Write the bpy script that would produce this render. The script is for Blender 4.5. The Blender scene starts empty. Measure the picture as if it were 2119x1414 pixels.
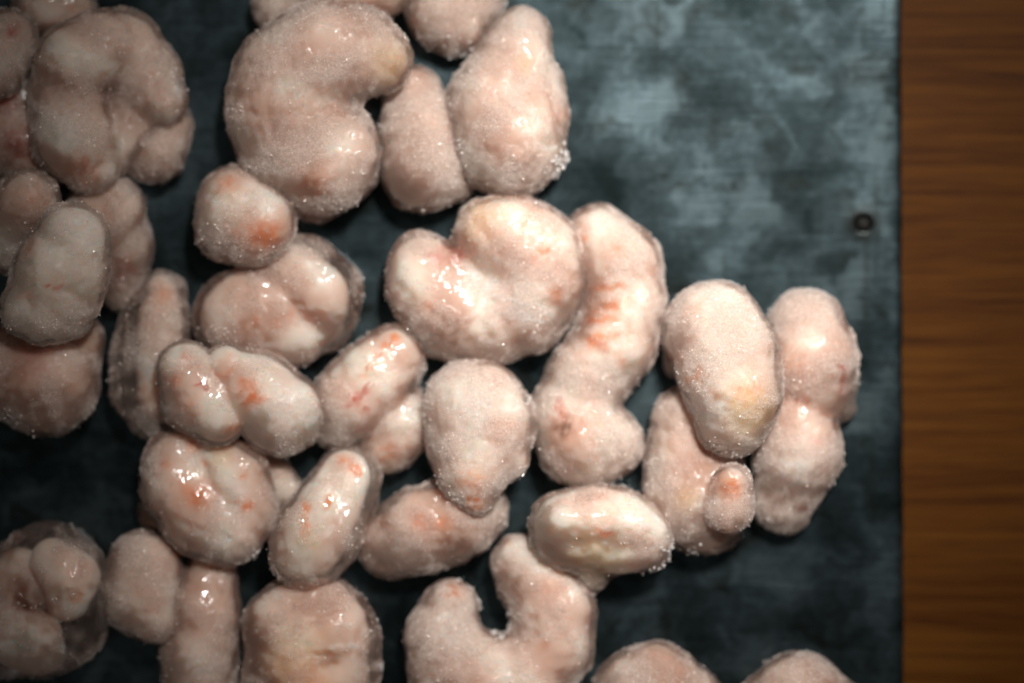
import bpy, math, random
import numpy as np

# ------------------------------------------------------------------ units
# 1 unit of the layout = 0.1 mm; the frame is about 21 cm wide
S = 1e-4
H = 6000.0                       # camera height above the metal sheet (0.6 m)
CX, CY = 1059.5, 707.0
rng = np.random.default_rng(7)
random.seed(7)
scene = bpy.context.scene
COL = scene.collection

# ------------------------------------------------------------------ camera
cam_d = bpy.data.cameras.new('camera')
cam = bpy.data.objects.new('camera', cam_d)
COL.objects.link(cam)
cam.location = (0, 0, H * S)
cam.rotation_euler = (0, 0, 0)
cam_d.sensor_width = 36.0
cam_d.lens = 36.0 * H / 2119.0
cam_d.clip_start = 0.02
cam_d.clip_end = 20.0
cam_d.dof.use_dof = True
cam_d.dof.focus_distance = (H - 185) * S
cam_d.dof.aperture_fstop = 2.1
cam_d.dof.aperture_blades = 9
scene.camera = cam

# ------------------------------------------------------------------ world (dim room)
w = bpy.data.worlds.new('World')
scene.world = w
w.use_nodes = True
w.node_tree.nodes['Background'].inputs[0].default_value = (1.0, 0.90, 0.82, 1)
w.node_tree.nodes['Background'].inputs[1].default_value = 0.06

# ------------------------------------------------------------------ key lamp (from the top of the picture)
def aim(o, target):
    from mathutils import Vector
    d = Vector(target) - o.location
    o.rotation_euler = d.to_track_quat('-Z', 'Y').to_euler()
ld = bpy.data.lights.new('key_lamp', 'SPOT')
lo = bpy.data.objects.new('key_lamp', ld)
COL.objects.link(lo)
lo.location = (0.16, 0.34, 0.62)
ld.energy = 42.0
ld.color = (1.0, 0.945, 0.88)
ld.shadow_soft_size = 0.07
ld.spot_size = math.radians(19.3)
ld.spot_blend = 1.0
aim(lo, (0.028, 0.010, 0.0))

# ------------------------------------------------------------------ view
scene.render.engine = 'CYCLES'
scene.view_settings.view_transform = 'Standard'
scene.view_settings.look = 'None'
scene.view_settings.exposure = 0.0
scene.view_settings.gamma = 1.0
scene.view_settings.use_curve_mapping = False
scene.cycles.use_denoising = True
scene.cycles.transparent_max_bounces = 32
scene.cycles.max_bounces = 6
scene.cycles.diffuse_bounces = 3
scene.cycles.glossy_bounces = 2
scene.cycles.use_adaptive_sampling = True
scene.cycles.adaptive_threshold = 0.04
scene.cycles.sample_clamp_indirect = 6.0

# ------------------------------------------------------------------ material helpers
def new_mat(name):
    m = bpy.data.materials.new(name)
    m.use_nodes = True
    nt = m.node_tree
    nt.nodes.clear()
    out = nt.nodes.new('ShaderNodeOutputMaterial')
    return m, nt, out
def nd(nt, typ, ins=None, **props):
    n = nt.nodes.new(typ)
    for k, v in props.items():
        setattr(n, k, v)
    for k, v in (ins or {}).items():
        if isinstance(v, bpy.types.NodeSocket):
            nt.links.new(v, n.inputs[k])
        else:
            n.inputs[k].default_value = v
    return n
def ramp(nt, fac, stops, interp='LINEAR'):
    n = nt.nodes.new('ShaderNodeValToRGB')
    n.color_ramp.interpolation = interp
    cr = n.color_ramp
    while len(cr.elements) < len(stops):
        cr.elements.new(0.5)
    for e, (p, c) in zip(cr.elements, stops):
        e.position = p
        e.color = (c, c, c, 1) if isinstance(c, (int, float)) else (*c, 1)
    nt.links.new(fac, n.inputs[0])
    return n.outputs[0]
def math_n(nt, op, a, b=None, clamp=False):
    n = nt.nodes.new('ShaderNodeMath')
    n.operation = op
    n.use_clamp = clamp
    for i, v in enumerate((a, b)):
        if v is None: continue
        if isinstance(v, bpy.types.NodeSocket): nt.links.new(v, n.inputs[i])
        else: n.inputs[i].default_value = v
    return n.outputs[0]
def mixc(nt, fac, a, b, mode='MIX'):
    n = nt.nodes.new('ShaderNodeMix')
    n.data_type = 'RGBA'; n.blend_type = mode
    for s, v in ((0, fac), (6, a), (7, b)):
        if isinstance(v, bpy.types.NodeSocket): nt.links.new(v, n.inputs[s])
        else: n.inputs[s].default_value = v if s == 0 else (*v, 1)
    return n.outputs[2]
def noise(nt, vec, scale, detail=4, rough=0.55, dist=0.0):
    return nd(nt, 'ShaderNodeTexNoise', {'Vector': vec, 'Scale': scale, 'Detail': detail, 'Roughness': rough, 'Distortion': dist}).outputs[0]
def scaled(nt, vec, s, loc=(0, 0, 0), rot=(0, 0, 0)):
    return nd(nt, 'ShaderNodeMapping', {'Vector': vec, 'Location': loc, 'Rotation': rot, 'Scale': s}).outputs[0]
def geo_pos(nt):
    return nt.nodes.new('ShaderNodeNewGeometry').outputs['Position']

# ------------------------------------------------------------------ materials
def mat_flesh():
    m, nt, out = new_mat('shrimp_flesh')
    pig = nd(nt, 'ShaderNodeAttribute', attribute_name='pigment').outputs['Color']
    p = geo_pos(nt)
    n1 = noise(nt, p, 420, 3, 0.55)
    col = mixc(nt, ramp(nt, n1, [(0.40, 0.0), (0.75, 0.22)]), pig, (0.86, 0.76, 0.69))
    n2 = noise(nt, p, 2600, 3)
    bump = nd(nt, 'ShaderNodeBump', {'Height': n2, 'Strength': 0.1, 'Distance': 0.0004}).outputs[0]
    b = nd(nt, 'ShaderNodeBsdfPrincipled', {'Base Color': col, 'Roughness': 0.5, 'Normal': bump, 'Subsurface Weight': 1.0, 'Subsurface Radius': (1.0, 0.62, 0.48), 'Subsurface Scale': 0.006,
        'Specular IOR Level': 0.15})
    b.subsurface_method = 'RANDOM_WALK'
    nt.links.new(b.outputs[0], out.inputs[0])
    return m
def mat_ice():
    m, nt, out = new_mat('ice_glaze')
    at = nd(nt, 'ShaderNodeAttribute', attribute_name='frost').outputs['Color']
    sep = nd(nt, 'ShaderNodeSeparateColor', {'Color': at})
    frost, opac = sep.outputs[0], sep.outputs[1]
    tintc = nd(nt, 'ShaderNodeAttribute', attribute_name='pigment').outputs['Color']
    p = geo_pos(nt)
    fine = noise(nt, p, 2400, 3, 0.7)
    mid = noise(nt, p, 420, 4, 0.6)
    # sugary rime: pale specks where the glaze is frosted
    speck = ramp(nt, math_n(nt, 'ADD', fine, math_n(nt, 'MULTIPLY', frost, 0.16)), [(0.56, 0.0), (0.74, 0.85)])
    col = mixc(nt, math_n(nt, 'MULTIPLY', speck, frost), tintc, (0.97, 0.855, 0.785))
    al = math_n(nt, 'ADD', opac, math_n(nt, 'MULTIPLY', math_n(nt, 'SUBTRACT', mid, 0.5), 0.2))
    al = math_n(nt, 'ADD', al, math_n(nt, 'MULTIPLY', math_n(nt, 'SUBTRACT', fine, 0.5), math_n(nt, 'MULTIPLY', frost, 0.5)))
    al = nd(nt, 'ShaderNodeClamp', {'Value': al, 'Min': 0.07, 'Max': 0.9}).outputs[0]
    bh = math_n(nt, 'MULTIPLY', fine, frost)
    wave = noise(nt, p, 330, 2)
    b1 = nd(nt, 'ShaderNodeBump', {'Height': wave, 'Strength': 0.3, 'Distance': 0.001}).outputs[0]
    b2 = nd(nt, 'ShaderNodeBump', {'Height': bh, 'Strength': 0.55, 'Distance': 0.0003, 'Normal': b1}).outputs[0]
    rg = ramp(nt, math_n(nt, 'ADD', frost, math_n(nt, 'MULTIPLY', math_n(nt, 'SUBTRACT', mid, 0.5), 0.5)), [(0.05, 0.12), (0.6, 0.32)])
    b = nd(nt, 'ShaderNodeBsdfDiffuse', {'Color': col, 'Normal': b2})
    tl = nd(nt, 'ShaderNodeBsdfTranslucent', {'Color': col, 'Normal': b2})
    b = nd(nt, 'ShaderNodeMixShader', {0: 0.5, 1: b.outputs[0], 2: tl.outputs[0]})
    tr = nd(nt, 'ShaderNodeBsdfTransparent', {'Color': (0.985, 0.965, 0.955, 1)})
    base = nd(nt, 'ShaderNodeMixShader', {0: al, 1: tr.outputs[0], 2: b.outputs[0]})
    shw = math_n(nt, 'ADD', math_n(nt, 'MULTIPLY', frost, 0.55), 0.22)
    shc = mixc(nt, shw, (0, 0, 0), (0.95, 0.78, 0.70))
    she = nd(nt, 'ShaderNodeBsdfSheen', {'Color': shc, 'Roughness': 0.45, 'Normal': b2})
    base = nd(nt, 'ShaderNodeAddShader', {0: base.outputs[0], 1: she.outputs[0]})
    fin2 = noise(nt, p, 3600, 2, 0.6)
    b3 = nd(nt, 'ShaderNodeBump', {'Height': math_n(nt, 'MULTIPLY', fin2, frost), 'Strength': 1.0, 'Distance': 0.0006, 'Normal': b1}).outputs[0]
    gl = nd(nt, 'ShaderNodeBsdfGlossy', {'Color': (0.93, 0.96, 1, 1), 'Roughness': rg, 'Normal': b3})
    fr = nd(nt, 'ShaderNodeFresnel', {'IOR': 1.47, 'Normal': b2}).outputs[0]
    fin = nd(nt, 'ShaderNodeMixShader', {0: fr, 1: base.outputs[0], 2: gl.outputs[0]})
    nt.links.new(fin.outputs[0], out.inputs[0])
    return m
def mat_crystal(name, tint, clear, sss=1.0):
    m, nt, out = new_mat(name)
    b = nd(nt, 'ShaderNodeBsdfPrincipled', {'Base Color': (*tint, 1), 'Roughness': 0.13, 'Specular IOR Level': 0.9,
        'Subsurface Weight': sss, 'Subsurface Radius': (1.0, 0.9, 0.85), 'Subsurface Scale': 0.0007})
    b.subsurface_method = 'BURLEY'
    if clear > 0:
        tr = nd(nt, 'ShaderNodeBsdfTransparent', {'Color': (0.97, 0.97, 0.97, 1)})
        b = nd(nt, 'ShaderNodeMixShader', {0: clear, 1: b.outputs[0], 2: tr.outputs[0]})
    nt.links.new(b.outputs[0], out.inputs[0])
    return m
def mat_sheet():
    m, nt, out = new_mat('galvanised_metal')
    p = geo_pos(nt)
    warp = nd(nt, 'ShaderNodeTexNoise', {'Vector': p, 'Scale': 130, 'Detail': 4}).outputs['Color']
    pw = nd(nt, 'ShaderNodeVectorMath', {0: p, 1: nd(nt, 'ShaderNodeVectorMath', {0: warp, 1: (0.014, 0.014, 0.0)}, operation='MULTIPLY').outputs[0]}, operation='ADD').outputs[0]
    big = noise(nt, pw, 42, 3, 0.55)
    med = noise(nt, scaled(nt, pw, (1, 1, 1), (1.3, 4.2, 0)), 85, 5, 0.62)
    fin = noise(nt, p, 700, 4, 0.65)
    t = math_n(nt, 'ADD', math_n(nt, 'ADD', math_n(nt, 'MULTIPLY', big, 0.45), math_n(nt, 'MULTIPLY', med, 0.42)), math_n(nt, 'MULTIPLY', fin, 0.13))
    col = ramp(nt, t, [(0.38, (0.0165, 0.0262, 0.0275)), (0.46, (0.035, 0.0525, 0.059)), (0.525, (0.057, 0.084, 0.096)), (0.55, (0.081, 0.116, 0.131)), (0.64, (0.112, 0.156, 0.174))])
    # dark smudges
    sm = noise(nt, scaled(nt, pw, (1, 1, 1), (3.1, 1.7, 0)), 95, 5, 0.6)
    col = mixc(nt, ramp(nt, sm, [(0.54, 0.0), (0.68, 0.8)]), col, (0.018, 0.021, 0.017))
    # vertical run marks and fine horizontal rolling lines
    st = noise(nt, scaled(nt, p, (420, 22, 1)), 1.0, 3, 0.6)
    col = mixc(nt, ramp(nt, st, [(0.58, 0.0), (0.75, 0.5)]), col, (0.022, 0.027, 0.021))
    # rust run below the nail
    sx = nd(nt, 'ShaderNodeSeparateXYZ', {0: p})
    dx = math_n(nt, 'ABSOLUTE', math_n(nt, 'SUBTRACT', math_n(nt, 'ADD', sx.outputs[0], math_n(nt, 'MULTIPLY', math_n(nt, 'SUBTRACT', big, 0.5), 0.004)), (1795 - CX) * S))
    run = math_n(nt, 'MULTIPLY', ramp(nt, math_n(nt, 'MULTIPLY', dx, 1000.0), [(0.2, 1.0), (1.1, 0.0)]),
                 math_n(nt, 'MULTIPLY', ramp(nt, math_n(nt, 'ADD', math_n(nt, 'MULTIPLY', sx.outputs[1], 20.0), 0.5), [(0.30, 0.0), (0.6, 0.75), (0.99, 0.75), (1.0, 0.0)]), med))
    col = mixc(nt, run, col, (0.03, 0.028, 0.02))
    hd = nd(nt, 'ShaderNodeVectorMath', {0: p, 1: ((1787 - CX) * S, (CY - 460) * S, 0.0)}, operation='DISTANCE').outputs['Value']
    col = mixc(nt, ramp(nt, math_n(nt, 'ADD', math_n(nt, 'MULTIPLY', hd, 150.0), math_n(nt, 'MULTIPLY', math_n(nt, 'SUBTRACT', med, 0.5), 0.5)), [(0.3, 0.93), (0.75, 0.0)]), col, (0.02, 0.02, 0.017))  # sheet colour darkened around the hole to put out its glint
    ln = noise(nt, scaled(nt, p, (45, 950, 1)), 1.0, 4, 0.75)
    col = mixc(nt, 0.5, col, ramp(nt, ln, [(0.35, 0.4), (0.65, 1.0)]), 'MULTIPLY')
    rgh = math_n(nt, 'ADD', math_n(nt, 'MULTIPLY', med, 0.10), 0.25)
    h = math_n(nt, 'ADD', ln, math_n(nt, 'MULTIPLY', big, 1.5))
    bp = nd(nt, 'ShaderNodeBump', {'Height': h, 'Strength': 0.12, 'Distance': 0.0003}).outputs[0]
    b = nd(nt, 'ShaderNodeBsdfPrincipled', {'Base Color': col, 'Metallic': 1.0, 'Roughness': rgh, 'Normal': bp})
    nt.links.new(b.outputs[0], out.inputs[0])
    return m
def mat_wood():
    m, nt, out = new_mat('varnished_wood')
    p = geo_pos(nt)
    pw = nd(nt, 'ShaderNodeVectorMath', {0: p, 1: nd(nt, 'ShaderNodeVectorMath', {0: nd(nt, 'ShaderNodeTexNoise', {'Vector': scaled(nt, p, (14, 30, 1)), 'Scale': 1.0, 'Detail': 2}).outputs['Color'], 1: (0.0, 0.0035, 0.0)}, operation='MULTIPLY').outputs[0]}, operation='ADD').outputs[0]
    g1 = noise(nt, scaled(nt, pw, (16, 760, 1)), 1.0, 5, 0.65)
    g2 = noise(nt, scaled(nt, pw, (60, 1300, 1), (0.3, 0.9, 0)), 1.0, 4, 0.6)
    g3 = noise(nt, scaled(nt, pw, (6, 60, 1)), 1.0, 2)
    t = math_n(nt, 'ADD', math_n(nt, 'ADD', math_n(nt, 'MULTIPLY', g1, 0.5), math_n(nt, 'MULTIPLY', g2, 0.28)), math_n(nt, 'MULTIPLY', g3, 0.22))
    col = ramp(nt, t, [(0.34, (0.018, 0.0045, 0.0008)), (0.45, (0.056, 0.0175, 0.0021)), (0.56, (0.090, 0.032, 0.004)), (0.70, (0.112, 0.0435, 0.006))])
    bp = nd(nt, 'ShaderNodeBump', {'Height': g2, 'Strength': 0.15, 'Distance': 0.0003}).outputs[0]
    b = nd(nt, 'ShaderNodeBsdfPrincipled', {'Base Color': col, 'Roughness': 0.5, 'Normal': bp, 'Specular IOR Level': 0.06})
    nt.links.new(b.outputs[0], out.inputs[0])
    return m
def mat_plain(name, col, rough, metal=0.0):
    m, nt, out = new_mat(name)
    n = noise(nt, geo_pos(nt), 900, 4)
    c = mixc(nt, n, tuple(x * 0.6 for x in col), tuple(min(1, x * 1.4) for x in col))
    b = nd(nt, 'ShaderNodeBsdfPrincipled', {'Base Color': c, 'Roughness': rough, 'Metallic': metal})
    nt.links.new(b.outputs[0], out.inputs[0])
    return m
M_FLESH, M_ICE = mat_flesh(), mat_ice()
M_FROST = mat_crystal('frost_crystal', (0.97, 0.885, 0.83), 0.0)
M_CHUNK = mat_crystal('ice_chunk', (0.93, 0.90, 0.88), 0.5, 0.0)
M_SHEET, M_WOOD = mat_sheet(), mat_wood()
M_NAIL = mat_plain('shaded_iron', (0.010, 0.009, 0.008), 0.9, 0.0)  # iron blackened so the shade inside the hole is in its colour

# ------------------------------------------------------------------ mesh helper
def make_mesh(name, verts, quads, mat, smooth=True):
    me = bpy.data.meshes.new(name)
    nv, nq = len(verts), len(quads)
    k = quads.shape[1]
    me.vertices.add(nv)
    me.vertices.foreach_set('co', np.ascontiguousarray(verts, dtype=np.float32).ravel())
    me.loops.add(nq * k)
    me.loops.foreach_set('vertex_index', np.ascontiguousarray(quads, dtype=np.int32).ravel())
    me.polygons.add(nq)
    me.polygons.foreach_set('loop_start', np.arange(0, nq * k, k, dtype=np.int32))
    me.polygons.foreach_set('loop_total', np.full(nq, k, dtype=np.int32))
    me.update(calc_edges=True)
    me.polygons.foreach_set('use_smooth', np.full(nq, smooth, dtype=bool))
    me.materials.append(mat)
    return me
def link(name, me, parent=None, **props):
    o = bpy.data.objects.new(name, me)
    COL.objects.link(o)
    if parent is not None: o.parent = parent
    for k, v in props.items(): o[k] = v
    return o

# ------------------------------------------------------------------ table
def grid_mesh(name, xs, ys, zfun, mat, skirt):
    X, Y = np.meshgrid(xs, ys)
    Z = zfun(X, Y)
    V = np.stack([X, Y, Z], -1).reshape(-1, 3)
    nx, ny = len(xs), len(ys)
    i = np.arange(nx * ny).reshape(ny, nx)
    Q = np.stack([i[:-1, :-1], i[:-1, 1:], i[1:, 1:], i[1:, :-1]], -1).reshape(-1, 4)
    ring = np.concatenate([i[0, :], i[1:, -1], i[-1, -2::-1], i[-2:0:-1, 0]])
    low = V[ring].copy(); low[:, 2] = skirt
    n0 = len(V)
    V = np.vstack([V, low])
    a = ring; b = np.roll(ring, -1); la = n0 + np.arange(len(ring)); lb = np.roll(la, -1)
    Q = np.vstack([Q, np.stack([a, la, lb, b], -1)])
    return make_mesh(name, V * S, Q, mat)
def X_(px): return px - CX
def Y_(py): return CY - py
TH = 26.0
xs = np.linspace(X_(-700), X_(2900), 60); ys = np.linspace(Y_(2100), Y_(-700), 50)
tb = link('table', grid_mesh('table', xs, ys, lambda x, y: np.full_like(x, -TH - 1.0), M_WOOD, -300.0), kind='structure')

# ------------------------------------------------------------------ metal sheet with a punched nail hole
HX, HY = X_(1787), Y_(458)
def sheet_z(x, y):
    d = np.hypot(x - HX, y - HY)
    z = 1.6 * np.sin(x * 0.006 + 1.0) * np.sin(y * 0.0047) + 0.8 * np.sin(x * 0.017 + y * 0.011)
    z = z - 2.0
    z += 1.2 * np.exp(-(d / 26.0) ** 2)
    d2 = np.hypot(x - HX - 1, y - HY + 5)
    z -= 20.0 * np.exp(-(d2 / 14.0) ** 4)
    ex = X_(1868) - x
    z -= 5.0 * np.exp(-(ex / 9.0))          # the cut edge rolls over slightly
    return z
xs = np.unique(np.concatenate([np.linspace(X_(-350), X_(1868), 230), HX + np.linspace(-60, 60, 45), X_(1868) - np.array([2, 5, 9, 14, 20, 28])]))
ys = np.unique(np.concatenate([np.linspace(Y_(1750), Y_(-350), 220), HY + np.linspace(-60, 60, 45)]))
me = grid_mesh('metal_sheet', xs, ys, sheet_z, M_SHEET, -TH)
# the edge is not ruler straight and leans a hair to the right towards the bottom
co = np.empty(len(me.vertices) * 3, dtype=np.float32); me.vertices.foreach_get('co', co); co = co.reshape(-1, 3)
ed = np.clip((co[:, 0] / S - X_(1700)) / 168.0, 0, 1)
co[:, 0] += S * ed * (-(co[:, 1] / S) * 0.004 + 0.7 * np.sin(co[:, 1] / S * 0.03) + 0.5 * np.sin(co[:, 1] / S * 0.11))
me.vertices.foreach_set('co', co.ravel()); me.update()
sheet = link('metal_sheet', me, label='mottled blue grey galvanised metal sheet lying on the wooden table under the shrimp', category='metal sheet')
# the dark nail sunk into the hole: a small dished head
seg, prof = 20, [(0.1, -4.0), (5, -4.5), (9, -6.0), (12.5, -9.0), (13, -20.0)]
V, Q = [], []
for j, (r, z) in enumerate(prof):
    for k in range(seg):
        a = 2 * math.pi * k / seg
        V.append((HX + 1 + r * math.cos(a) * (1 + 0.06 * math.sin(3 * a)), HY - 5 + r * math.sin(a), z + 0.8 * math.sin(2 * a + j)))
for j in range(len(prof) - 1):
    for k in range(seg):
        k2 = (k + 1) % seg
        Q.append((j * seg + k, (j + 1) * seg + k, (j + 1) * seg + k2, j * seg + k2))
link('nail_head', make_mesh('nail_head', np.array(V) * S, np.array(Q), M_NAIL), sheet, label='dark nail head sunk in the sheet, coloured black as if unlit')

# ------------------------------------------------------------------ implicit shrimp bodies
def smin(a, b, k):
    h = np.maximum(k - np.abs(a - b), 0.0) / k
    return np.minimum(a, b) - h * h * k * 0.25
def sines(P, wl, seed, n=6):
    r = np.random.default_rng(seed)
    out = np.zeros(len(P), dtype=np.float32)
    for _ in range(n):
        d = r.normal(size=3); d /= np.linalg.norm(d)
        f = 2 * math.pi / (wl * r.uniform(0.7, 1.4))
        out += np.sin(P @ (d * f).astype(np.float32) + r.uniform(0, 6.28))
    return out / math.sqrt(n)
def chain_sdf(P, chains, fz, k_in, k_out, groove=0.0):
    """P in layout units; every chain is a tapered tube through its points; z is squashed by fz"""
    tot = None
    for ch in chains:
        ch = np.asarray(ch, dtype=np.float32)
        f = None
        s0 = 0.0
        if len(ch) == 1: ch = np.vstack([ch, ch + np.array([0.5, 0, 0, 0])])
        for a, b in zip(ch[:-1], ch[1:]):
            A = a[:3] / (1, 1, fz); B = b[:3] / (1, 1, fz)
            ab = (B - A).astype(np.float32); L2 = float(ab @ ab) + 1e-6
            pa = P / np.array([1, 1, fz], dtype=np.float32) - A.astype(np.float32)
            t = np.clip(pa @ ab / L2, 0, 1)
            q = pa - t[:, None] * ab
            d = np.sqrt(np.einsum('ij,ij->i', q, q)) - (a[3] + t * (b[3] - a[3]))
            if groove:
                L = math.sqrt(L2)
                d = d + groove * (0.5 + 0.5 * np.cos((s0 + t * L) * 2 * math.pi / 52.0)) ** 4
                s0 += L
            f = d if f is None else smin(f, d, k_in)
        tot = f if tot is None else smin(tot, f, k_out)
    return tot
def surface_nets(fun, lo, hi, h):
    n = np.ceil((hi - lo) / h).astype(int) + 1
    gx, gy, gz = [lo[i] + h * np.arange(n[i]) for i in range(3)]
    G = np.stack(np.meshgrid(gx, gy, gz, indexing='ij'), -1).reshape(-1, 3).astype(np.float32)
    F = fun(G).reshape(n)
    sg = F < 0
    acc = np.zeros((n[0] - 1, n[1] - 1, n[2] - 1, 3), dtype=np.float32)
    cnt = np.zeros((n[0] - 1, n[1] - 1, n[2] - 1), dtype=np.float32)
    edges = []
    for ax in range(3):
        s1 = [slice(None)] * 3; s2 = [slice(None)] * 3
        s1[ax] = slice(0, -1); s2[ax] = slice(1, None)
        a, b = F[tuple(s1)], F[tuple(s2)]
        cr = (a < 0) != (b < 0)
        idx = np.argwhere(cr)
        fa, fb = a[cr], b[cr]
        t = fa / (fa - fb)
        p = idx.astype(np.float32); p[:, ax] += t
        u, v = (ax + 1) % 3, (ax + 2) % 3
        edges.append((ax, idx, fa < 0))
        for du in (0, -1):
            for dv in (0, -1):
                c = idx.copy(); c[:, u] += du; c[:, v] += dv
                ok = (c >= 0).all(1) & (c < np.array(cnt.shape)).all(1)
                cc = c[ok]
                np.add.at(acc, (cc[:, 0], cc[:, 1], cc[:, 2]), p[ok])
                np.add.at(cnt, (cc[:, 0], cc[:, 1], cc[:, 2]), 1)
    m = cnt > 0
    vid = np.full(cnt.shape, -1, dtype=np.int64)
    vid[m] = np.arange(m.sum())
    V = acc[m] / cnt[m][:, None] * h + lo
    Q = []
    for ax, idx, neg in edges:
        u, v = (ax + 1) % 3, (ax + 2) % 3
        q = []
        for du, dv in ((0, 0), (-1, 0), (-1, -1), (0, -1)):
            c = idx.copy(); c[:, u] += du; c[:, v] += dv
            q.append(vid[c[:, 0], c[:, 1], c[:, 2]])
        q = np.stack(q, -1)
        q = np.where(neg[:, None], q, q[:, ::-1])
        Q.append(q)
    return V.astype(np.float32), np.vstack(Q)
def vnormals(V, Q):
    n = np.cross(V[Q[:, 2]] - V[Q[:, 0]], V[Q[:, 3]] - V[Q[:, 1]])
    N = np.zeros_like(V)
    for j in range(4): np.add.at(N, Q[:, j], n)
    return N / (np.linalg.norm(N, axis=1, keepdims=True) + 1e-9)
def proj(V):
    k = H / (H - V[:, 2])
    return V[:, 0] * k + CX, CY - V[:, 1] * k

# octahedron template for frost grains
OV = np.array([(1, 0, 0), (-1, 0, 0), (0, 1, 0), (0, -1, 0), (0, 0, 1), (0, 0, -1)], dtype=np.float32)
OF = np.array([(0, 2, 4), (2, 1, 4), (1, 3, 4), (3, 0, 4), (2, 0, 5), (1, 2, 5), (3, 1, 5), (0, 3, 5)])
def rand_rot(n, r):
    q = r.normal(size=(n, 4)); q /= np.linalg.norm(q, axis=1, keepdims=True)
    w_, x, y, z = q.T
    return np.stack([np.stack([1 - 2 * (y * y + z * z), 2 * (x * y - z * w_), 2 * (x * z + y * w_)], -1),
                     np.stack([2 * (x * y + z * w_), 1 - 2 * (x * x + z * z), 2 * (y * z - x * w_)], -1),
                     np.stack([2 * (x * z - y * w_), 2 * (y * z + x * w_), 1 - 2 * (x * x + y * y)], -1)], 1)
def grains(points, sizes, r, stretch=1.0):
    n = len(points)
    R = rand_rot(n, r)
    sc = sizes[:, None] * np.stack([np.ones(n), r.uniform(0.5, 1.0, n), r.uniform(0.6, 1.0, n) * stretch], -1)
    V = np.einsum('nij,kj,nj->nki', R, OV, sc) + points[:, None, :]
    F = OF[None] + 6 * np.arange(n)[:, None, None]
    return V.reshape(-1, 3), F.reshape(-1, 3)

PINK = np.array([0.59, 0.405, 0.33]); WHITE = np.array([0.90, 0.775, 0.705])
TINT = {'o': (0.76, 0.25, 0.07), 'r': (0.55, 0.11, 0.07), 'y': (0.80, 0.56, 0.22), 'd': (0.17, 0.11, 0.085),
        'w': (0.90, 0.87, 0.84), 'b': (0.36, 0.17, 0.11)}

placed = []      # (x, y, z, r, fz) of circles already resting

def drop(d):
    """let a shrimp settle on the sheet and on what lies below it; returns its chains with heights"""
    fz = 0.80 * d.get('fz', 0.85)
    flat = [(ci, list(c)) for ci, ch in enumerate(d['chains']) for c in ch]
    n = len(flat)
    z = np.zeros(n)
    pos = np.array([(X_(c[0]), Y_(c[1])) for _, c in flat]); R = np.array([c[2] for _, c in flat])
    dz = np.array([c[3] if len(c) > 3 else 0.0 for _, c in flat])
    for i in range(n):
        z[i] = R[i] * fz
        for (x, y, zz, r, f2) in placed:
            dd = math.hypot(pos[i, 0] - x, pos[i, 1] - y)
            rr = (R[i] + r) * 0.87
            if dd < rr:
                z[i] = max(z[i], zz + math.sqrt(rr * rr - dd * dd) * 0.5 * (fz + f2))
    z = z + d.get('lift', 0.0)
    slope = d.get('slope', 0.28)
    for _ in range(3):
        for i in range(n):
            for j in range(n):
                z[i] = max(z[i], z[j] - slope * np.hypot(*(pos[i] - pos[j])))
    fl = d.get('flat', 0.0)
    if fl:
        top = float(np.mean(z + R * fz)) * 0.4 + float(np.max(z + R * fz)) * 0.6
        z = z * (1 - fl) + (top - R * fz) * fl
    z = np.maximum(z + dz, R * fz)
    out = [[] for _ in d['chains']]
    for i, (ci, c) in enumerate(flat):
        k = (H - z[i]) / H
        p = (pos[i, 0] * k, pos[i, 1] * k, z[i], R[i] * k)
        out[ci].append(p)
        placed.append((p[0], p[1], p[2], p[3], fz))
    return out, fz

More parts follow.
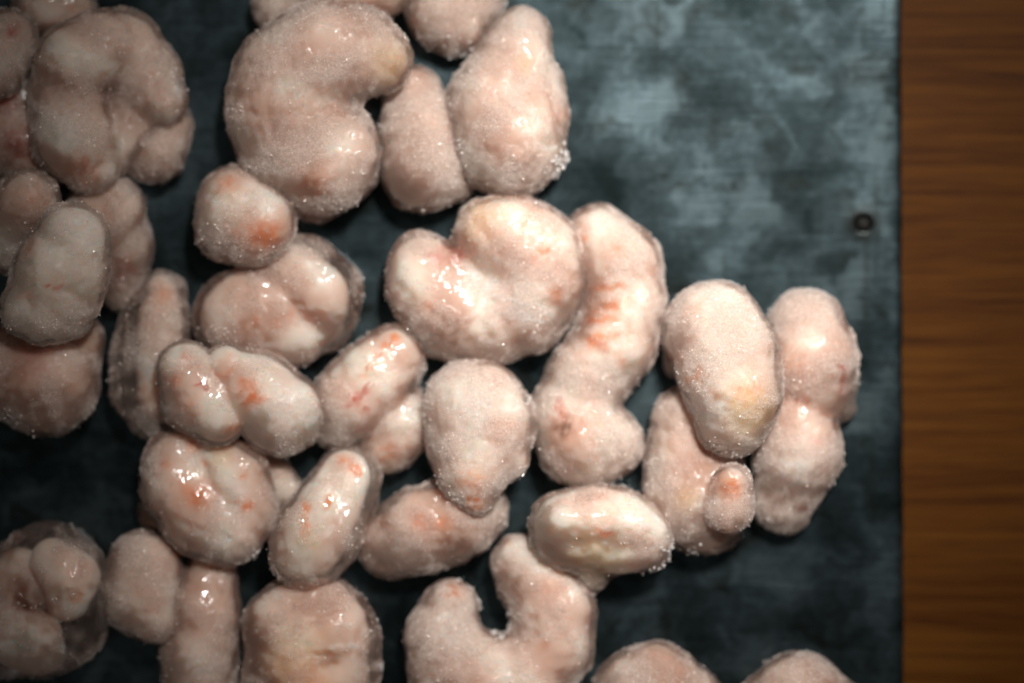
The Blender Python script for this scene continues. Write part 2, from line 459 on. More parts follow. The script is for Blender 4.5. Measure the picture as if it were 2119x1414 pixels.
stats = [0, 0]
def build_shrimp(d, seed):
    r = np.random.default_rng(seed)
    chains, fz = drop(d)
    allp = np.array([p for ch in chains for p in ch])
    pad = 16
    lo = np.array([(allp[:, 0] - allp[:, 3]).min(), (allp[:, 1] - allp[:, 3]).min(), max(-2, (allp[:, 2] - allp[:, 3] * fz).min())]) - pad
    hi = np.array([(allp[:, 0] + allp[:, 3]).max(), (allp[:, 1] + allp[:, 3]).max(), (allp[:, 2] + allp[:, 3] * fz).max()]) + pad
    k_in, k_out = d.get('k', 30.0), d.get('ko', 16.0)
    lump = d.get('lump', 1.0)
    frost0 = d.get('frost', 0.45)
    def fold(P):
        n = sines(P, 210, seed + 3, 4)
        return np.exp(-(n / 0.16) ** 2) * np.clip(0.5 + sines(P, 260, seed + 4, 3), 0, 1)
    fd = d.get('fold', 1.0)
    def ice(P):
        f = chain_sdf(P, chains, fz, k_in, k_out + 2)
        f = f + lump * (2.2 * sines(P, 130, seed) + 1.3 * sines(P, 50, seed + 1)) + 0.8 * sines(P, 21, seed + 2, 14) + 0.5 * frost0 * sines(P, 12, seed + 7, 14) + 2.0 * fd * fold(P)
        return np.maximum(f, -(P[:, 2] - 0.5))          # never below the sheet
    inset = d.get('inset', 9.0)
    fch = chains
    if 'flesh' in d:
        zm = float(np.mean(allp[:, 2]))
        fch = []
        for ch in d['flesh']:
            o = []
            for c in ch:
                zz = zm + (c[3] if len(c) > 3 else 0.0)
                k = (H - zz) / H
                o.append((X_(c[0]) * k, Y_(c[1]) * k, zz, c[2] * k))
            fch.append(o)
    def meat(P):
        f = chain_sdf(P, fch, fz, k_in * 0.7, k_out * 0.5, d.get('groove', 1.2))
        t = (inset if 'flesh' not in d else 1.0) + 2.4 * sines(P, 110, seed + 5) + 0.7 * sines(P, 42, seed + 6)
        t = np.maximum(t, 1.5)
        f = f + t + 7.0 * fd * fold(P)
        if 'flesh' in d:
            f = np.maximum(f, ice(P) + 3.0)
        return np.maximum(f, -(P[:, 2] - 3.0))
    base = np.array([allp[:, 0].mean(), allp[:, 1].mean(), max(0.0, (allp[:, 2] - allp[:, 3] * fz).min())])
    root = bpy.data.objects.new('frozen_shrimp', None)
    root.empty_display_size = 0.005
    root.location = base * S
    COL.objects.link(root)
    root['label'] = d['label']; root['category'] = 'shrimp'; root['group'] = 'frozen shrimp on the metal sheet'
    def tissue(V):
        px, py = proj(V)
        mott = np.clip(0.50 + 0.42 * sines(V, 115, seed + 8) + 0.10 * sines(V, 40, seed + 9), 0, 1)
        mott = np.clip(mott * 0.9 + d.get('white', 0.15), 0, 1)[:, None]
        col = PINK * (1 - mott) + WHITE * mott
        # faint natural speckle of orange pigment
        sp = np.clip((sines(V, 34, seed + 11) * 0.6 + sines(V, 90, seed + 12) * 0.6) - 1.15, 0, 1)[:, None] * d.get('blush', 0.3)
        col = col * (1 - sp) + np.array(TINT['o']) * sp
        return col
    def stain(V, N, col, gain):
        px, py = proj(V)
        tot = np.zeros(len(V))
        wob = 5.0 * sines(V, 26, seed + 13); wob2 = 5.0 * sines(V, 26, seed + 14)
        grain = np.clip(0.75 + 0.4 * sines(V, 17, seed + 15), 0, 1)
        up = np.clip(N[:, 2] * 2.5 + 0.35, 0, 1)
        for s in sorted(d.get('spots', []), key=lambda q: q[0] not in 'wy'):
            kind = s[0]
            if len(s) == 6:       # a vein: kind, x0, y0, x1, y1, width
                ax, ay, bx, by, wd = s[1:]
                L2 = (bx - ax) ** 2 + (by - ay) ** 2
                t = np.clip(((px + wob - ax) * (bx - ax) + (py + wob2 - ay) * (by - ay)) / L2, 0, 1)
                dd = np.hypot(px + wob - ax - t * (bx - ax), py + wob2 - ay - t * (by - ay)) / wd
                st = 0.8
            else:
                x, y, rad, st = s[1:]
                dd = np.hypot(px + wob - x, py + wob2 - y) / rad
            wgt = np.clip(np.exp(-dd ** 2.4) * st * up * grain * gain, 0, 0.97)[:, None]
            col = col * (1 - wgt) + np.array(TINT[kind]) * wgt
            if kind in 'ord': tot = np.maximum(tot, wgt[:, 0])
        return col, tot
    # ---- flesh
    V, Q = surface_nets(meat, lo, hi, 5.6)
    col = np.clip(stain(V, vnormals(V, Q), tissue(V), 1.15)[0] * 1.12, 0, 0.97)
    me_ = make_mesh('flesh', V * S - base * S, Q, M_FLESH)
    a = me_.color_attributes.new('pigment', 'FLOAT_COLOR', 'POINT')
    a.data.foreach_set('color', np.hstack([col, np.ones((len(V), 1))]).astype(np.float32).ravel())
    fl = link('flesh', me_, root)
    stats[0] += len(Q) * 2
    # ---- ice glaze
    V, Q = surface_nets(ice, lo, hi, 4.6)
    N = vnormals(V, Q)
    patch = np.clip(0.5 + 0.42 * sines(V, 110, seed + 21) + 0.26 * sines(V, 42, seed + 22) + 0.12 * sines(V, 18, seed + 23), 0, 1)
    fr = np.clip(frost0 + (patch - 0.5) * 1.05, 0.0, 1.0)
    px, py = proj(V)
    for (x, y, rad, st) in d.get('rime', []):
        fr = np.clip(fr + st * np.exp(-(np.hypot(px + 6 * sines(V, 30, seed + 24) - x, py - y) / rad) ** 4) * (V[:, 2] > allp[:, 2].min()), 0, 1)
    V = V + N * (r.normal(size=len(V)) * (0.25 + 0.8 * fr))[:, None].astype(np.float32)
    V[:, 2] = np.maximum(V[:, 2], 0.3)
    dep = meat(V)
    wv = np.clip((dep - 7.0) / 16.0, 0, 1); wv = wv * wv * (3 - 2 * wv)
    icec = np.array([0.66, 0.475, 0.39]) * (1.0 + 0.25 * np.clip(d.get('tone', 0.0), -0.6, 0.6)) * (1 - 0.3 * d.get('clear', 0.0))  # low tone paints light falloff at the bottom edge into the glaze
    col = tissue(V)
    mixw = (0.18 + 0.72 * wv)[:, None]
    col = col * (1 - mixw) + icec * mixw
    fw = (np.clip(fr - 0.35, 0, 1) * 0.5)[:, None]
    col = col * (1 - fw) + np.array([0.92, 0.81, 0.75]) * fw
    col, spot = stain(V, N, col, 0.95)
    opac = np.clip(0.29 + 0.38 * fr + 0.05 * wv - d.get('clear', 0.0) * (0.35 + 0.5 * wv), 0.1, 0.9)
    opac = np.maximum(opac, 0.8 * spot)
    fr = fr * (1 - 0.9 * spot)
    me_ = make_mesh('ice_glaze', V * S - base * S, Q, M_ICE)
    a = me_.color_attributes.new('frost', 'FLOAT_COLOR', 'POINT')
    a.data.foreach_set('color', np.stack([fr, opac, fr * 0, fr * 0 + 1], -1).astype(np.float32).ravel())
    a = me_.color_attributes.new('pigment', 'FLOAT_COLOR', 'POINT')
    a.data.foreach_set('color', np.hstack([col, np.ones((len(V), 1))]).astype(np.float32).ravel())
    link('ice_glaze', me_, root)
    stats[0] += len(Q) * 2
    # ---- frost grains standing on the glaze
    area = len(V)
    want = int(area * 0.19 * (0.25 + 1.5 * frost0))
    pr = (0.02 + fr ** 3.2) * np.where(N[:, 2] > -0.35, 1.0, 0.05)
    pr /= pr.sum()
    pick = r.choice(area, size=min(want, area), replace=False, p=pr)
    sz = np.clip(r.lognormal(0.0, 0.42, len(pick)), 0.5, 3.4)
    pts = V[pick] + N[pick] * (sz * 0.35)[:, None] + r.normal(size=(len(pick), 3)) * 1.5
    GV, GF = grains(pts, sz, r)
    GV[:, 2] = np.maximum(GV[:, 2], 0.3)
    link('frost', make_mesh('frost', GV * S - base * S, GF, M_FROST, False), root, kind='stuff')
    stats[1] += len(GF)
    # ---- clear ice splinters frozen to the rim
    CV, CF, off = [], [], 0
    for (x, y, spread, cnt, size) in d.get('chunks', []):
        dd = np.hypot(px - x, py - y)
        w_ = np.exp(-(dd / spread) ** 2) * np.clip(V[:, 2] / (allp[:, 2].max()), 0.05, 1.2) * (1.05 - np.abs(N[:, 2])) ** 1.5
        if w_.sum() < 1e-6: continue
        pk = r.choice(area, size=cnt, p=w_ / w_.sum())
        ss = size * r.uniform(0.25, 0.65, cnt)
        pp = V[pk] + N[pk] * (ss * 0.4)[:, None]
        a_, b_ = grains(pp, ss, r, 1.4)
        CV.append(a_); CF.append(b_ + off); off += len(a_)
    for (x, y, rx, ry, ang) in d.get('flakes', []):
        near = (np.hypot(px - x, py - y) < 26) & (N[:, 2] > 0.2)
        if not near.any(): continue
        nn = N[near].mean(0); nn /= np.linalg.norm(nn)
        c0 = V[near].mean(0) + nn * 1.0
        t1 = np.cross((0, 1, 0), nn); t1 /= np.linalg.norm(t1); t2 = np.cross(nn, t1)
        m_ = 30
        aa = np.linspace(0, 2 * math.pi, m_, endpoint=False)
        rad = r.uniform(0.78, 1.1, m_) * (1 + 0.22 * np.sin(2 * aa + 0.6) + 0.14 * np.sin(3 * aa))
        ex, ey = np.cos(aa) * rx * rad, np.sin(aa) * ry * rad
        ca, sa = math.cos(ang), math.sin(ang)
        ring = c0 + np.outer(ex * ca - ey * sa, t1) + np.outer(ex * sa + ey * ca, t2)
        # sugary grains over the flake
        uu = np.sqrt(r.uniform(0, 1, 900)); th = r.uniform(0, 2 * math.pi, 900)
        rf = np.interp(th, np.append(aa, 2 * math.pi), np.append(rad, rad[0]))
        gx, gy = uu * rf * np.cos(th) * rx, uu * rf * np.sin(th) * ry
        gp = c0 + np.outer(gx * ca - gy * sa, t1) + np.outer(gx * sa + gy * ca, t2) + nn * 1.0
        a_, b_ = grains(gp, r.uniform(0.6, 1.7, 900), r)
        CV.append(a_); CF.append(b_ + off); off += len(a_)
    if CV:
        CV = np.vstack(CV); CV[:, 2] = np.maximum(CV[:, 2], 0.3)
        link('ice_splinters', make_mesh('ice_splinters', CV * S - base * S, np.vstack(CF), M_CHUNK, False), root, kind='stuff')
        stats[1] += len(CV)
    return root

SHRIMP = [
 # ---------------- bottom layer, top of the picture
 dict(label='pink blurred shrimp behind the large curled shrimp at the top edge', fz=0.8, frost=0.35, white=-0.05, tone=-0.3,
      chains=[[(585, 15, 66), (680, -10, 80), (780, -20, 70)]]),
 dict(label='blurred shrimp at the top edge directly left of the pear shaped one', fz=0.8, frost=0.4, white=0.0, tone=-0.2,
      chains=[[(905, 20, 72), (945, 50, 62), (1005, -5, 44)]], chunks=[(960, 105, 25, 30, 7), (1030, 15, 15, 16, 7)]),
 dict(label='glistening shrimp wedged between the large curled shrimp and the pear shaped one', fz=0.8, frost=0.5, white=-0.1, tone=-0.25,
      chains=[[(855, 200, 66), (872, 275, 84), (880, 345, 92), (935, 370, 52)]], chunks=[(870, 310, 60, 40, 4)], rime=[(870, 320, 60, 0.25)]),
 dict(label='small brownish shrimp at the top edge behind the topmost left shrimp', fz=0.85, frost=0.3, white=-0.1, blush=0.9,
      chains=[[(85, 20, 62), (150, 25, 52)]], chunks=[(125, 8, 20, 12, 5)]),
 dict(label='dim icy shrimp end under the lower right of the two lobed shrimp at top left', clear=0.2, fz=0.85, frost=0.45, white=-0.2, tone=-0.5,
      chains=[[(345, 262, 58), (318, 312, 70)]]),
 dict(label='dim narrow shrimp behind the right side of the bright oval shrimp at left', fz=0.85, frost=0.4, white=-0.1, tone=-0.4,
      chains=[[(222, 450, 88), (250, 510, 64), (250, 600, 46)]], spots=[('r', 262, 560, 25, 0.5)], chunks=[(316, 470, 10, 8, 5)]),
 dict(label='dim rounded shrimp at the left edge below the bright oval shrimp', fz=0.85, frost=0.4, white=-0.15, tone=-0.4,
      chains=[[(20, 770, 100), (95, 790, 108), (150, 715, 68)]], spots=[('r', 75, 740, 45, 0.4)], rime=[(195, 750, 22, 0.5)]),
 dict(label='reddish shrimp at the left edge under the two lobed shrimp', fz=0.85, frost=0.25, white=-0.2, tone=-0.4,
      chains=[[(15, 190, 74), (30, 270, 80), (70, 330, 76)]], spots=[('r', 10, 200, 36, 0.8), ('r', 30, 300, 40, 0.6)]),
 dict(label='rounded shrimp at the left edge directly above the bright oval shrimp', fz=0.85, frost=0.35, white=0.1,
      chains=[[(55, 420, 74), (25, 500, 70)]], spots=[('o', 75, 410, 20, 0.3)], rime=[(65, 420, 25, 0.3)]),
 # ---------------- bottom layer, middle
 dict(label='clear glazed shrimp with brown hollow under the small round shrimp', clear=0.22, flat=0.4, fz=0.72, frost=0.22, white=0.0, tone=-0.3, inset=9,
      chains=[[(505, 660, 108), (560, 665, 100), (610, 690, 72)], [(625, 580, 98, -25), (655, 610, 92, -25), (660, 660, 78, -25)]], ko=10,
      flesh=[[(510, 655, 98), (565, 660, 96), (610, 690, 68)], [(605, 585, 84), (650, 615, 70), (650, 660, 66)]],
      spots=[('b', 512, 690, 34, 0.85), ('o', 570, 670, 12, 0.5), ('o', 530, 665, 8, 0.6), ('o', 600, 655, 10, 0.6)], chunks=[(655, 640, 25, 14, 4), (742, 610, 14, 10, 5)]),
 dict(label='slender tapering shrimp with a clear ice ridge left of the glossy twin lobed shrimp', clear=0.25, fz=0.85, frost=0.35, white=-0.1, tone=-0.35, inset=8,
      chains=[[(338, 608, 50), (322, 670, 68), (308, 745, 74), (312, 815, 74), (330, 860, 56)]],
      flesh=[[(335, 600, 34), (328, 660, 46), (335, 740, 52), (340, 820, 58)]],
      spots=[('o', 340, 612, 22, 0.5), ('w', 300, 750, 30, 0.5)], chunks=[(320, 665, 30, 30, 4), (275, 630, 10, 8, 6)], rime=[(310, 730, 35, 0.35)]),
 dict(label='glossy rod shaped shrimp with red veins lying on its own pale lower lobe', clear=0.1, fz=0.85, frost=0.14, white=0.25, ko=6,
      chains=[[(815, 742, 70), (770, 784, 76), (720, 838, 78), (688, 872, 60)], [(838, 850, 50, -34), (822, 890, 60, -34), (800, 925, 60, -20)]],
      spots=[('r', 720, 840, 770, 795, 4), ('r', 735, 820, 755, 850, 4), ('o', 818, 705, 12, 0.5), ('o', 750, 780, 820, 690, 4), ('o', 800, 940, 30, 0.6), ('b', 780, 900, 14, 0.3)],
      rime=[(665, 830, 40, 0.4), (685, 900, 30, 0.5), (872, 770, 18, 0.7)], chunks=[(740, 690, 30, 26, 4), (870, 775, 14, 18, 4)]),
 dict(label='long pale shrimp curving down to a round end that bears a dark spot', fz=0.82, frost=0.4, white=0.35, groove=3.5, blush=0.8,
      chains=[[(1233, 490, 68), (1280, 550, 86), (1293, 630, 84), (1268, 710, 86), (1222, 775, 82), (1182, 840, 78)], [(1182, 860, 84), (1212, 912, 96), (1255, 918, 76)]], ko=12,
      spots=[('o', 1167, 884, 34, 0.5), ('d', 1170, 882, 22, 1.0), ('o', 1280, 518, 20, 0.5), ('o', 1268, 632, 16, 0.8), ('o', 1225, 640, 20, 0.4), ('o', 1240, 712, 20, 0.6), ('o', 1285, 745, 10, 0.5),
             ('o', 1225, 600, 1290, 590, 6), ('o', 1215, 665, 1280, 660, 6), ('o', 1225, 700, 1280, 695, 5), ('r', 1150, 830, 1165, 870, 6)],
      rime=[(1300, 900, 55, 0.35), (1290, 800, 40, 0.2), (1310, 560, 50, 0.3)], chunks=[(1285, 790, 22, 16, 4), (1160, 730, 14, 12, 4)]),
 dict(label='translucent shrimp with a small orange tipped curl under the bright frosty rod', fz=0.78, frost=0.36, white=0.0, tone=-0.1,
      chains=[[(1432, 880, 86), (1435, 960, 96), (1438, 1035, 102), (1460, 1060, 88)], [(1514, 1000, 42, 95), (1508, 1050, 56, 82)]], ko=6,
      spots=[('o', 1515, 1008, 22, 0.85), ('w', 1465, 1040, 26, 0.7), ('y', 1420, 1030, 25, 0.4), ('o', 1500, 1095, 14, 0.4)],
      chunks=[(1350, 960, 20, 16, 5), (1440, 1140, 12, 10, 6), (1560, 965, 10, 8, 5)]),
 dict(label='large frosty shrimp with a ribbed side nearest the wooden table edge', fz=0.78, frost=0.55, white=0.12, groove=2.5,
      chains=[[(1668, 675, 80), (1682, 745, 90), (1686, 800, 84)], [(1650, 880, 84), (1650, 950, 86), (1622, 1035, 62), (1630, 1070, 36)], [(1735, 800, 38), (1738, 840, 34)]], ko=10,
      spots=[('o', 1650, 760, 45, 0.35), ('o', 1640, 820, 40, 0.35), ('w', 1655, 970, 55, 0.5), ('r', 1690, 915, 8, 0.7), ('r', 1665, 1055, 10, 0.7), ('r', 1745, 750, 1740, 810, 5)],
      rime=[(1665, 640, 65, 0.5), (1650, 900, 30, 0.3)], chunks=[(1580, 950, 20, 16, 4)]),
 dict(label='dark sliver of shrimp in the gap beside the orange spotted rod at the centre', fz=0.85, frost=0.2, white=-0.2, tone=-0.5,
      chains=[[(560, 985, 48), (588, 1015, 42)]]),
 dict(label='brown rounded shrimp end peeking out left of the lumpy shrimp with one orange dot', fz=0.85, frost=0.15, white=-0.3, tone=-0.6, blush=1.0,
      chains=[[(318, 1065, 36), (345, 1075, 34)]], spots=[('b', 300, 1065, 50, 0.6)]),
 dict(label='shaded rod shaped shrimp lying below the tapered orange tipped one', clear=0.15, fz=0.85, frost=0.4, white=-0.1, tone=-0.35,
      chains=[[(808, 1122, 74), (870, 1098, 84), (950, 1072, 82), (995, 1055, 58)]],
      spots=[('o', 870, 1080, 14, 0.6), ('o', 915, 1085, 16, 0.6), ('b', 850, 1070, 35, 0.3)], rime=[(870, 1170, 60, 0.4)]),
 # ---------------- bottom of the picture
 dict(label='upright smooth shrimp at the bottom edge left of the domed icy one', fz=0.85, frost=0.2, white=0.0, tone=-0.2,
      chains=[[(440, 1175, 54), (420, 1270, 74), (410, 1350, 78), (412, 1440, 78)]], spots=[('b', 480, 1230, 30, 0.5), ('w', 410, 1370, 50, 0.5)]),
 dict(label='small oval shrimp right of the clear ice lump at bottom left', fz=0.85, frost=0.4, white=0.1,
      chains=[[(298, 1183, 84), (295, 1235, 82), (325, 1285, 52)]], rime=[(270, 1135, 40, 0.5)], spots=[('o', 320, 1240, 30, 0.25)]),
 dict(label='domed shrimp in thick clear ice at the bottom edge, a crack across it', clear=0.22, flat=0.7, fz=0.7, frost=0.22, white=-0.05, tone=-0.4, inset=14,
      chains=[[(610, 1310, 112), (650, 1305, 115), (690, 1320, 100)], [(630, 1400, 132), (690, 1400, 98)]],
      flesh=[[(605, 1312, 106), (650, 1306, 110), (672, 1320, 94)], [(618, 1400, 122), (668, 1400, 98)]],
      spots=[('w', 630, 1338, 745, 1338, 5), ('y', 620, 1360, 70, 0.3), ('o', 650, 1400, 30, 0.3)], chunks=[(785, 1380, 10, 12, 7), (775, 1300, 14, 12, 4)]),
 dict(label='shrimp curled into an open u with ice crumbs in its hollow at the bottom edge', flat=0.4, fz=0.78, frost=0.38, white=0.1, k=24,
      chains=[[(1070, 1163, 57), (1105, 1205, 76), (1145, 1265, 84), (1140, 1340, 86), (1085, 1410, 100)], [(932, 1262, 62), (915, 1325, 78), (945, 1390, 100), (1010, 1420, 110)]], ko=22,
      spots=[('o', 943, 1222, 18, 0.8), ('w', 930, 1310, 60, 0.6), ('o', 1140, 1210, 24, 0.35), ('b', 1035, 1280, 30, 0.6)],
      rime=[(960, 1340, 70, 0.35), (930, 1250, 30, 0.3)], chunks=[(1005, 1250, 16, 18, 6), (1035, 1290, 18, 24, 8), (1030, 1320, 14, 14, 8), (950, 1200, 8, 8, 5)]),
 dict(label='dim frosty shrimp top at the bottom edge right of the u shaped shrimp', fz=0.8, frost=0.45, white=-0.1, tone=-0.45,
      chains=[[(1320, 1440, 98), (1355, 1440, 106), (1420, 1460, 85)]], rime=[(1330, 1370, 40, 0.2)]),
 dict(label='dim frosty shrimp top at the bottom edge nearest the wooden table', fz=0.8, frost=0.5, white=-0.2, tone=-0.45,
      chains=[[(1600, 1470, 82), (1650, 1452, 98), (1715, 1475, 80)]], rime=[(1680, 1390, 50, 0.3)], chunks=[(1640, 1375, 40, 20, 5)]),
 dict(label='clear ice lump with curled shrimp and a brown hollow inside at bottom left', clear=0.28, fz=0.85, frost=0.13, white=0.1, tone=-0.5,
      chains=[[(95, 1185, 104), (115, 1200, 106), (115, 1290, 100), (85, 1300, 100)], [(15, 1230, 100), (10, 1310, 100)]],
      flesh=[[(110, 1160, 50, 20), (150, 1195, 56, 40), (140, 1240, 48, 30)], [(20, 1310, 66, 20), (70, 1330, 68, 20), (90, 1350, 50, 10)], [(40, 1190, 60, -20), (60, 1250, 70, -20)]],
      spots=[('o', 158, 1236, 16, 0.6), ('b', 45, 1235, 40, 0.95), ('b', 90, 1270, 35, 0.7), ('w', 40, 1310, 55, 0.6)], chunks=[(50, 1250, 30, 16, 5), (95, 1285, 30, 14, 5)]),
 # ---------------- second layer
 dict(label='large tightly curled comma shaped shrimp with a frosty patch near the top edge', flat=0.8, fz=0.66, frost=0.5, white=0.1, k=46, ko=34,
      chains=[[(792, 130, 64), (735, 105, 86), (672, 112, 104), (600, 165, 112), (580, 235, 106), (612, 305, 112)], [(612, 300, 110), (672, 335, 96), (700, 300, 86)], [(655, 385, 76, -55), (720, 355, 66, -55)], [(640, 220, 88, -6), (625, 240, 90, -6)]],
      spots=[('y', 805, 130, 40, 0.4), ('o', 640, 380, 40, 0.35), ('o', 700, 225, 20, 0.3), ('b', 705, 225, 16, 0.5)],
      rime=[(600, 300, 60, 0.45), (650, 290, 40, 0.4)], chunks=[(845, 70, 10, 10, 6)]),
 dict(label='pear shaped frosty shrimp with a splintered ice rim at its lower right', flat=0.4, fz=0.75, frost=0.5, white=0.2, ko=8,
      chains=[[(1078, 78, 64), (1062, 140, 80), (1035, 220, 108), (1050, 285, 116), (1060, 300, 106)], [(1122, 170, 48), (1132, 240, 42), (1125, 320, 48)]],
      spots=[('y', 1085, 135, 20, 0.3), ('o', 1105, 200, 18, 0.4), ('o', 1165, 240, 20, 0.4), ('w', 1080, 50, 30, 0.6)],
      rime=[(990, 230, 50, 0.2)], chunks=[(1160, 325, 16, 40, 9), (1150, 355, 14, 20, 8), (960, 300, 14, 14, 6)]),
 dict(label='broad heart shaped shrimp with a frosted ice flake on its lower side at the centre', flat=0.7, fz=0.72, frost=0.34, white=0.18, ko=20,
      chains=[[(872, 548, 72), (880, 595, 80), (940, 645, 98), (1010, 660, 98)], [(1015, 488, 80), (1060, 495, 90), (1105, 525, 96), (1112, 580, 100), (1075, 640, 92), (1010, 660, 90)], [(935, 575, 66, -12), (1000, 560, 72, -12)]],
      spots=[('r', 942, 520, 22, 0.7), ('r', 900, 535, 14, 0.6), ('o', 1128, 520, 9, 0.9), ('o', 1105, 535, 8, 0.6), ('o', 1150, 612, 15, 0.6), ('b', 945, 655, 26, 0.6), ('o', 880, 630, 26, 0.2), ('y', 980, 440, 60, 0.3), ('w', 1000, 590, 50, 0.6)],
      flakes=[(1080, 642, 62, 27, -0.42)], rime=[(1085, 640, 42, 0.7), (880, 490, 30, 0.35), (1000, 520, 30, 0.25)], chunks=[(918, 478, 12, 16, 4)]),
 dict(label='lumpy shrimp with one vivid orange dot left of the orange spotted rod', flat=0.5, fz=0.78, frost=0.22, white=0.1, ko=9,
      chains=[[(368, 955, 70), (375, 1010, 80), (425, 1070, 86), (470, 1100, 72)], [(430, 930, 48), (485, 990, 68), (505, 1050, 66), (490, 1100, 60)]],
      spots=[('o', 512, 1046, 13, 0.95), ('o', 412, 1025, 26, 0.7), ('o', 398, 925, 12, 0.7), ('o', 422, 955, 8, 0.7), ('o', 345, 960, 14, 0.4), ('o', 502, 980, 7, 0.7), ('y', 455, 950, 20, 0.4), ('o', 390, 1020, 35, 0.3), ('w', 490, 1040, 45, 0.5)],
      rime=[(320, 950, 25, 0.4)], chunks=[(525, 1150, 14, 12, 6)]),
 dict(label='shrimp with a bright frosty crest and red dot in the top left corner', fz=0.85, frost=0.4, white=0.3,
      chains=[[(15, 85, 68), (-20, 140, 70)]], spots=[('r', 25, 65, 12, 0.9)], rime=[(35, 50, 35, 0.5)], chunks=[(35, 45, 30, 26, 5), (5, 10, 20, 8, 5)]),
 dict(label='bright frosty rod shaped shrimp with a yellowish lower end, lying over two others', fz=0.85, frost=0.5, white=0.4, ko=8, groove=1.0,
      chains=[[(1478, 682, 104), (1505, 745, 106), (1522, 820, 94), (1512, 872, 76)], [(1415, 705, 46), (1408, 750, 36, -60)]],
      spots=[('o', 1445, 775, 14, 0.6), ('o', 1425, 785, 10, 0.6), ('o', 1540, 808, 24, 0.45), ('y', 1548, 850, 52, 0.75), ('o', 1440, 640, 20, 0.3), ('w', 1470, 850, 45, 0.7), ('o', 1395, 740, 20, 0.4), ('o', 1480, 815, 14, 0.4)],
      rime=[(1510, 640, 70, 0.3)]),
 dict(label='small round shrimp with orange patches at the lower left of the large comma shaped one', fz=0.85, frost=0.45, white=0.3,
      chains=[[(480, 412, 70), (500, 452, 98), (525, 465, 88)]], lift=10,
      spots=[('o', 470, 375, 26, 0.6), ('o', 548, 490, 30, 0.8), ('o', 520, 480, 45, 0.45), ('w', 545, 440, 34, 0.8), ('o', 575, 470, 25, 0.3)]),
 dict(label='tapered shrimp with a pointed orange tip and sugary frost at the centre', flat=0.3, fz=0.78, frost=0.58, white=0.42, ko=9,
      chains=[[(980, 842, 104), (992, 880, 112), (980, 940, 88), (978, 990, 58), (984, 1036, 30)], [(1040, 900, 66), (1052, 950, 46)]],
      spots=[('o', 984, 1040, 20, 1.1), ('o', 975, 995, 28, 0.5), ('o', 900, 860, 30, 0.25), ('o', 1040, 885, 30, 0.25), ('w', 985, 850, 60, 0.5)],
      rime=[(930, 800, 60, 0.3), (1030, 880, 50, 0.25)], chunks=[(1098, 830, 14, 22, 6), (880, 800, 14, 14, 5)]),
 dict(label='glossy oval ice coated shrimp with a pointed drip and icy needles at its right end', clear=0.15, fz=0.85, frost=0.04, white=0.4, tone=0.25, lump=1.5, inset=8,
      chains=[[(1175, 1098, 84), (1230, 1095, 90), (1290, 1105, 88), (1330, 1112, 62)], [(1235, 1140, 60), (1232, 1180, 36), (1224, 1208, 19)], [(1170, 1080, 42, 46), (1240, 1072, 44, 46), (1315, 1092, 38, 36)]], ko=14,
      spots=[('o', 1235, 1100, 1270, 1105, 6), ('y', 1230, 1150, 60, 0.45), ('o', 1260, 1065, 24, 0.3), ('w', 1260, 1090, 40, 0.6)],
      rime=[(1370, 1110, 30, 0.3)], chunks=[(1385, 1140, 12, 26, 7), (1360, 1165, 16, 28, 8), (1225, 1220, 8, 6, 6), (1290, 1012, 26, 14, 5)]),
 dict(label='orange spotted rod shaped shrimp with a clear ice rim on its right side', clear=0.2, fz=0.85, frost=0.18, white=0.35, tone=0.1, inset=9,
      chains=[[(722, 985, 66), (695, 1045, 76), (655, 1110, 86), (635, 1140, 80)]],
      flesh=[[(715, 985, 56), (680, 1050, 64), (645, 1110, 72), (630, 1140, 66)]],
      spots=[('o', 738, 968, 13, 1.0), ('o', 715, 955, 14, 0.5), ('o', 662, 958, 10, 0.9), ('o', 680, 1042, 11, 1.0), ('o', 638, 1088, 11, 0.9), ('o', 630, 1040, 635, 1075, 7), ('o', 628, 1105, 8, 0.6), ('y', 640, 1120, 25, 0.3)],
      rime=[(600, 1180, 50, 0.4)]),
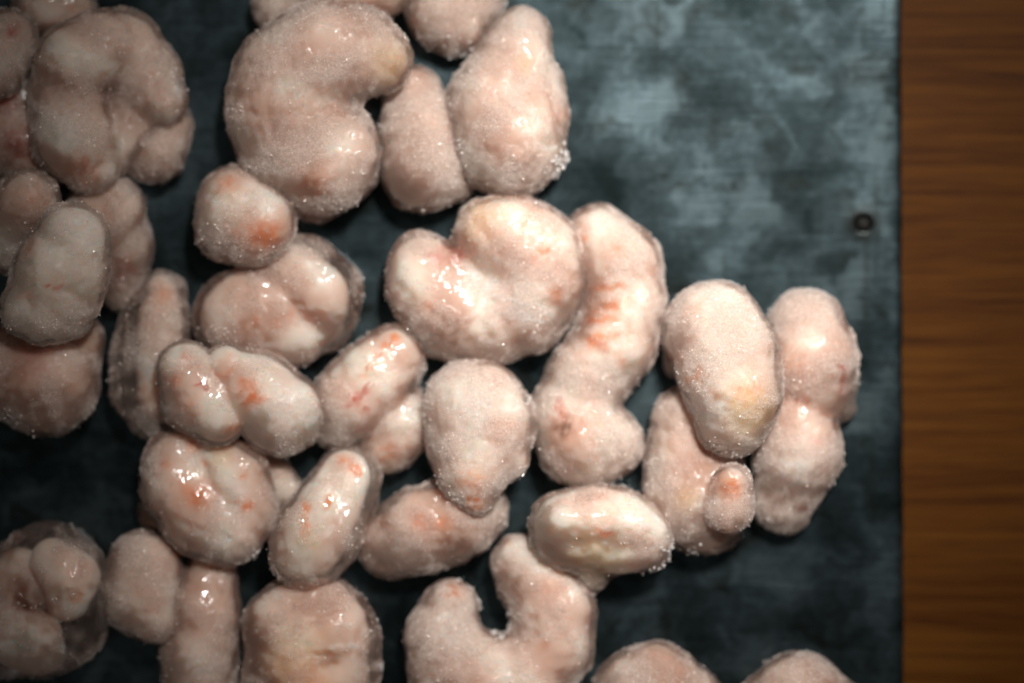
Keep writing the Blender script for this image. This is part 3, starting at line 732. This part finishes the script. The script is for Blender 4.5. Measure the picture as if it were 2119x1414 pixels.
 dict(label='glossy twin lobed shrimp with an orange patch in its crease left of centre', clear=0.1, fz=0.85, frost=0.07, white=0.42, tone=0.1, ko=5, lump=0.8, inset=8,
      chains=[[(385, 765, 64), (415, 825, 76), (450, 870, 56)], [(470, 762, 54), (535, 810, 80), (582, 855, 92)]],
      spots=[('o', 520, 818, 26, 0.9), ('o', 505, 790, 12, 0.6), ('o', 365, 790, 16, 0.6), ('r', 400, 795, 432, 802, 5), ('r', 380, 735, 8, 0.5), ('o', 485, 885, 18, 0.6), ('o', 390, 840, 18, 0.4), ('w', 590, 840, 55, 0.6), ('o', 465, 770, 15, 0.4)],
      rime=[(590, 930, 40, 0.4)], chunks=[(520, 745, 36, 18, 5), (425, 702, 20, 6, 4)]),
 dict(label='bright oval shrimp with a short red line at the left side', flat=0.8, fz=0.8, frost=0.24, white=0.75, tone=0.2, ko=10,
      chains=[[(148, 500, 82), (125, 560, 96), (112, 615, 98)], [(60, 640, 62), (90, 650, 66)]],
      spots=[('r', 92, 592, 130, 594, 4), ('o', 65, 510, 14, 0.4), ('o', 50, 620, 14, 0.4), ('w', 140, 480, 60, 0.4)], rime=[(195, 450, 40, 0.35)]),
 dict(label='big two lobed shrimp with a brownish hollow heaped highest at top left', flat=0.4, fz=0.7, frost=0.32, white=0.2, ko=10,
      chains=[[(215, 90, 74), (155, 130, 80), (137, 205, 76), (152, 285, 82), (188, 345, 62)], [(252, 105, 92, -22), (300, 165, 74, -22), (338, 205, 54, -15)], [(265, 235, 72, -45), (300, 230, 60, -45), (225, 310, 62, -30)]],
      spots=[('b', 232, 185, 30, 0.6), ('b', 270, 215, 50, 0.35), ('o', 175, 350, 35, 0.5), ('w', 140, 260, 50, 0.5), ('w', 230, 90, 60, 0.3), ('w', 372, 185, 24, 0.7)],  # brown spots paint the shadowy dip between the lobes
      rime=[(330, 100, 25, 0.3), (235, 260, 25, 0.4)], chunks=[(240, 15, 12, 6, 4)]),
]
for i, d in enumerate(SHRIMP):
    build_shrimp(d, 100 + 37 * i)
print('triangles: bodies', stats[0], 'grains', stats[1])
print('top z', max(p[2] + p[3] * p[4] for p in placed))
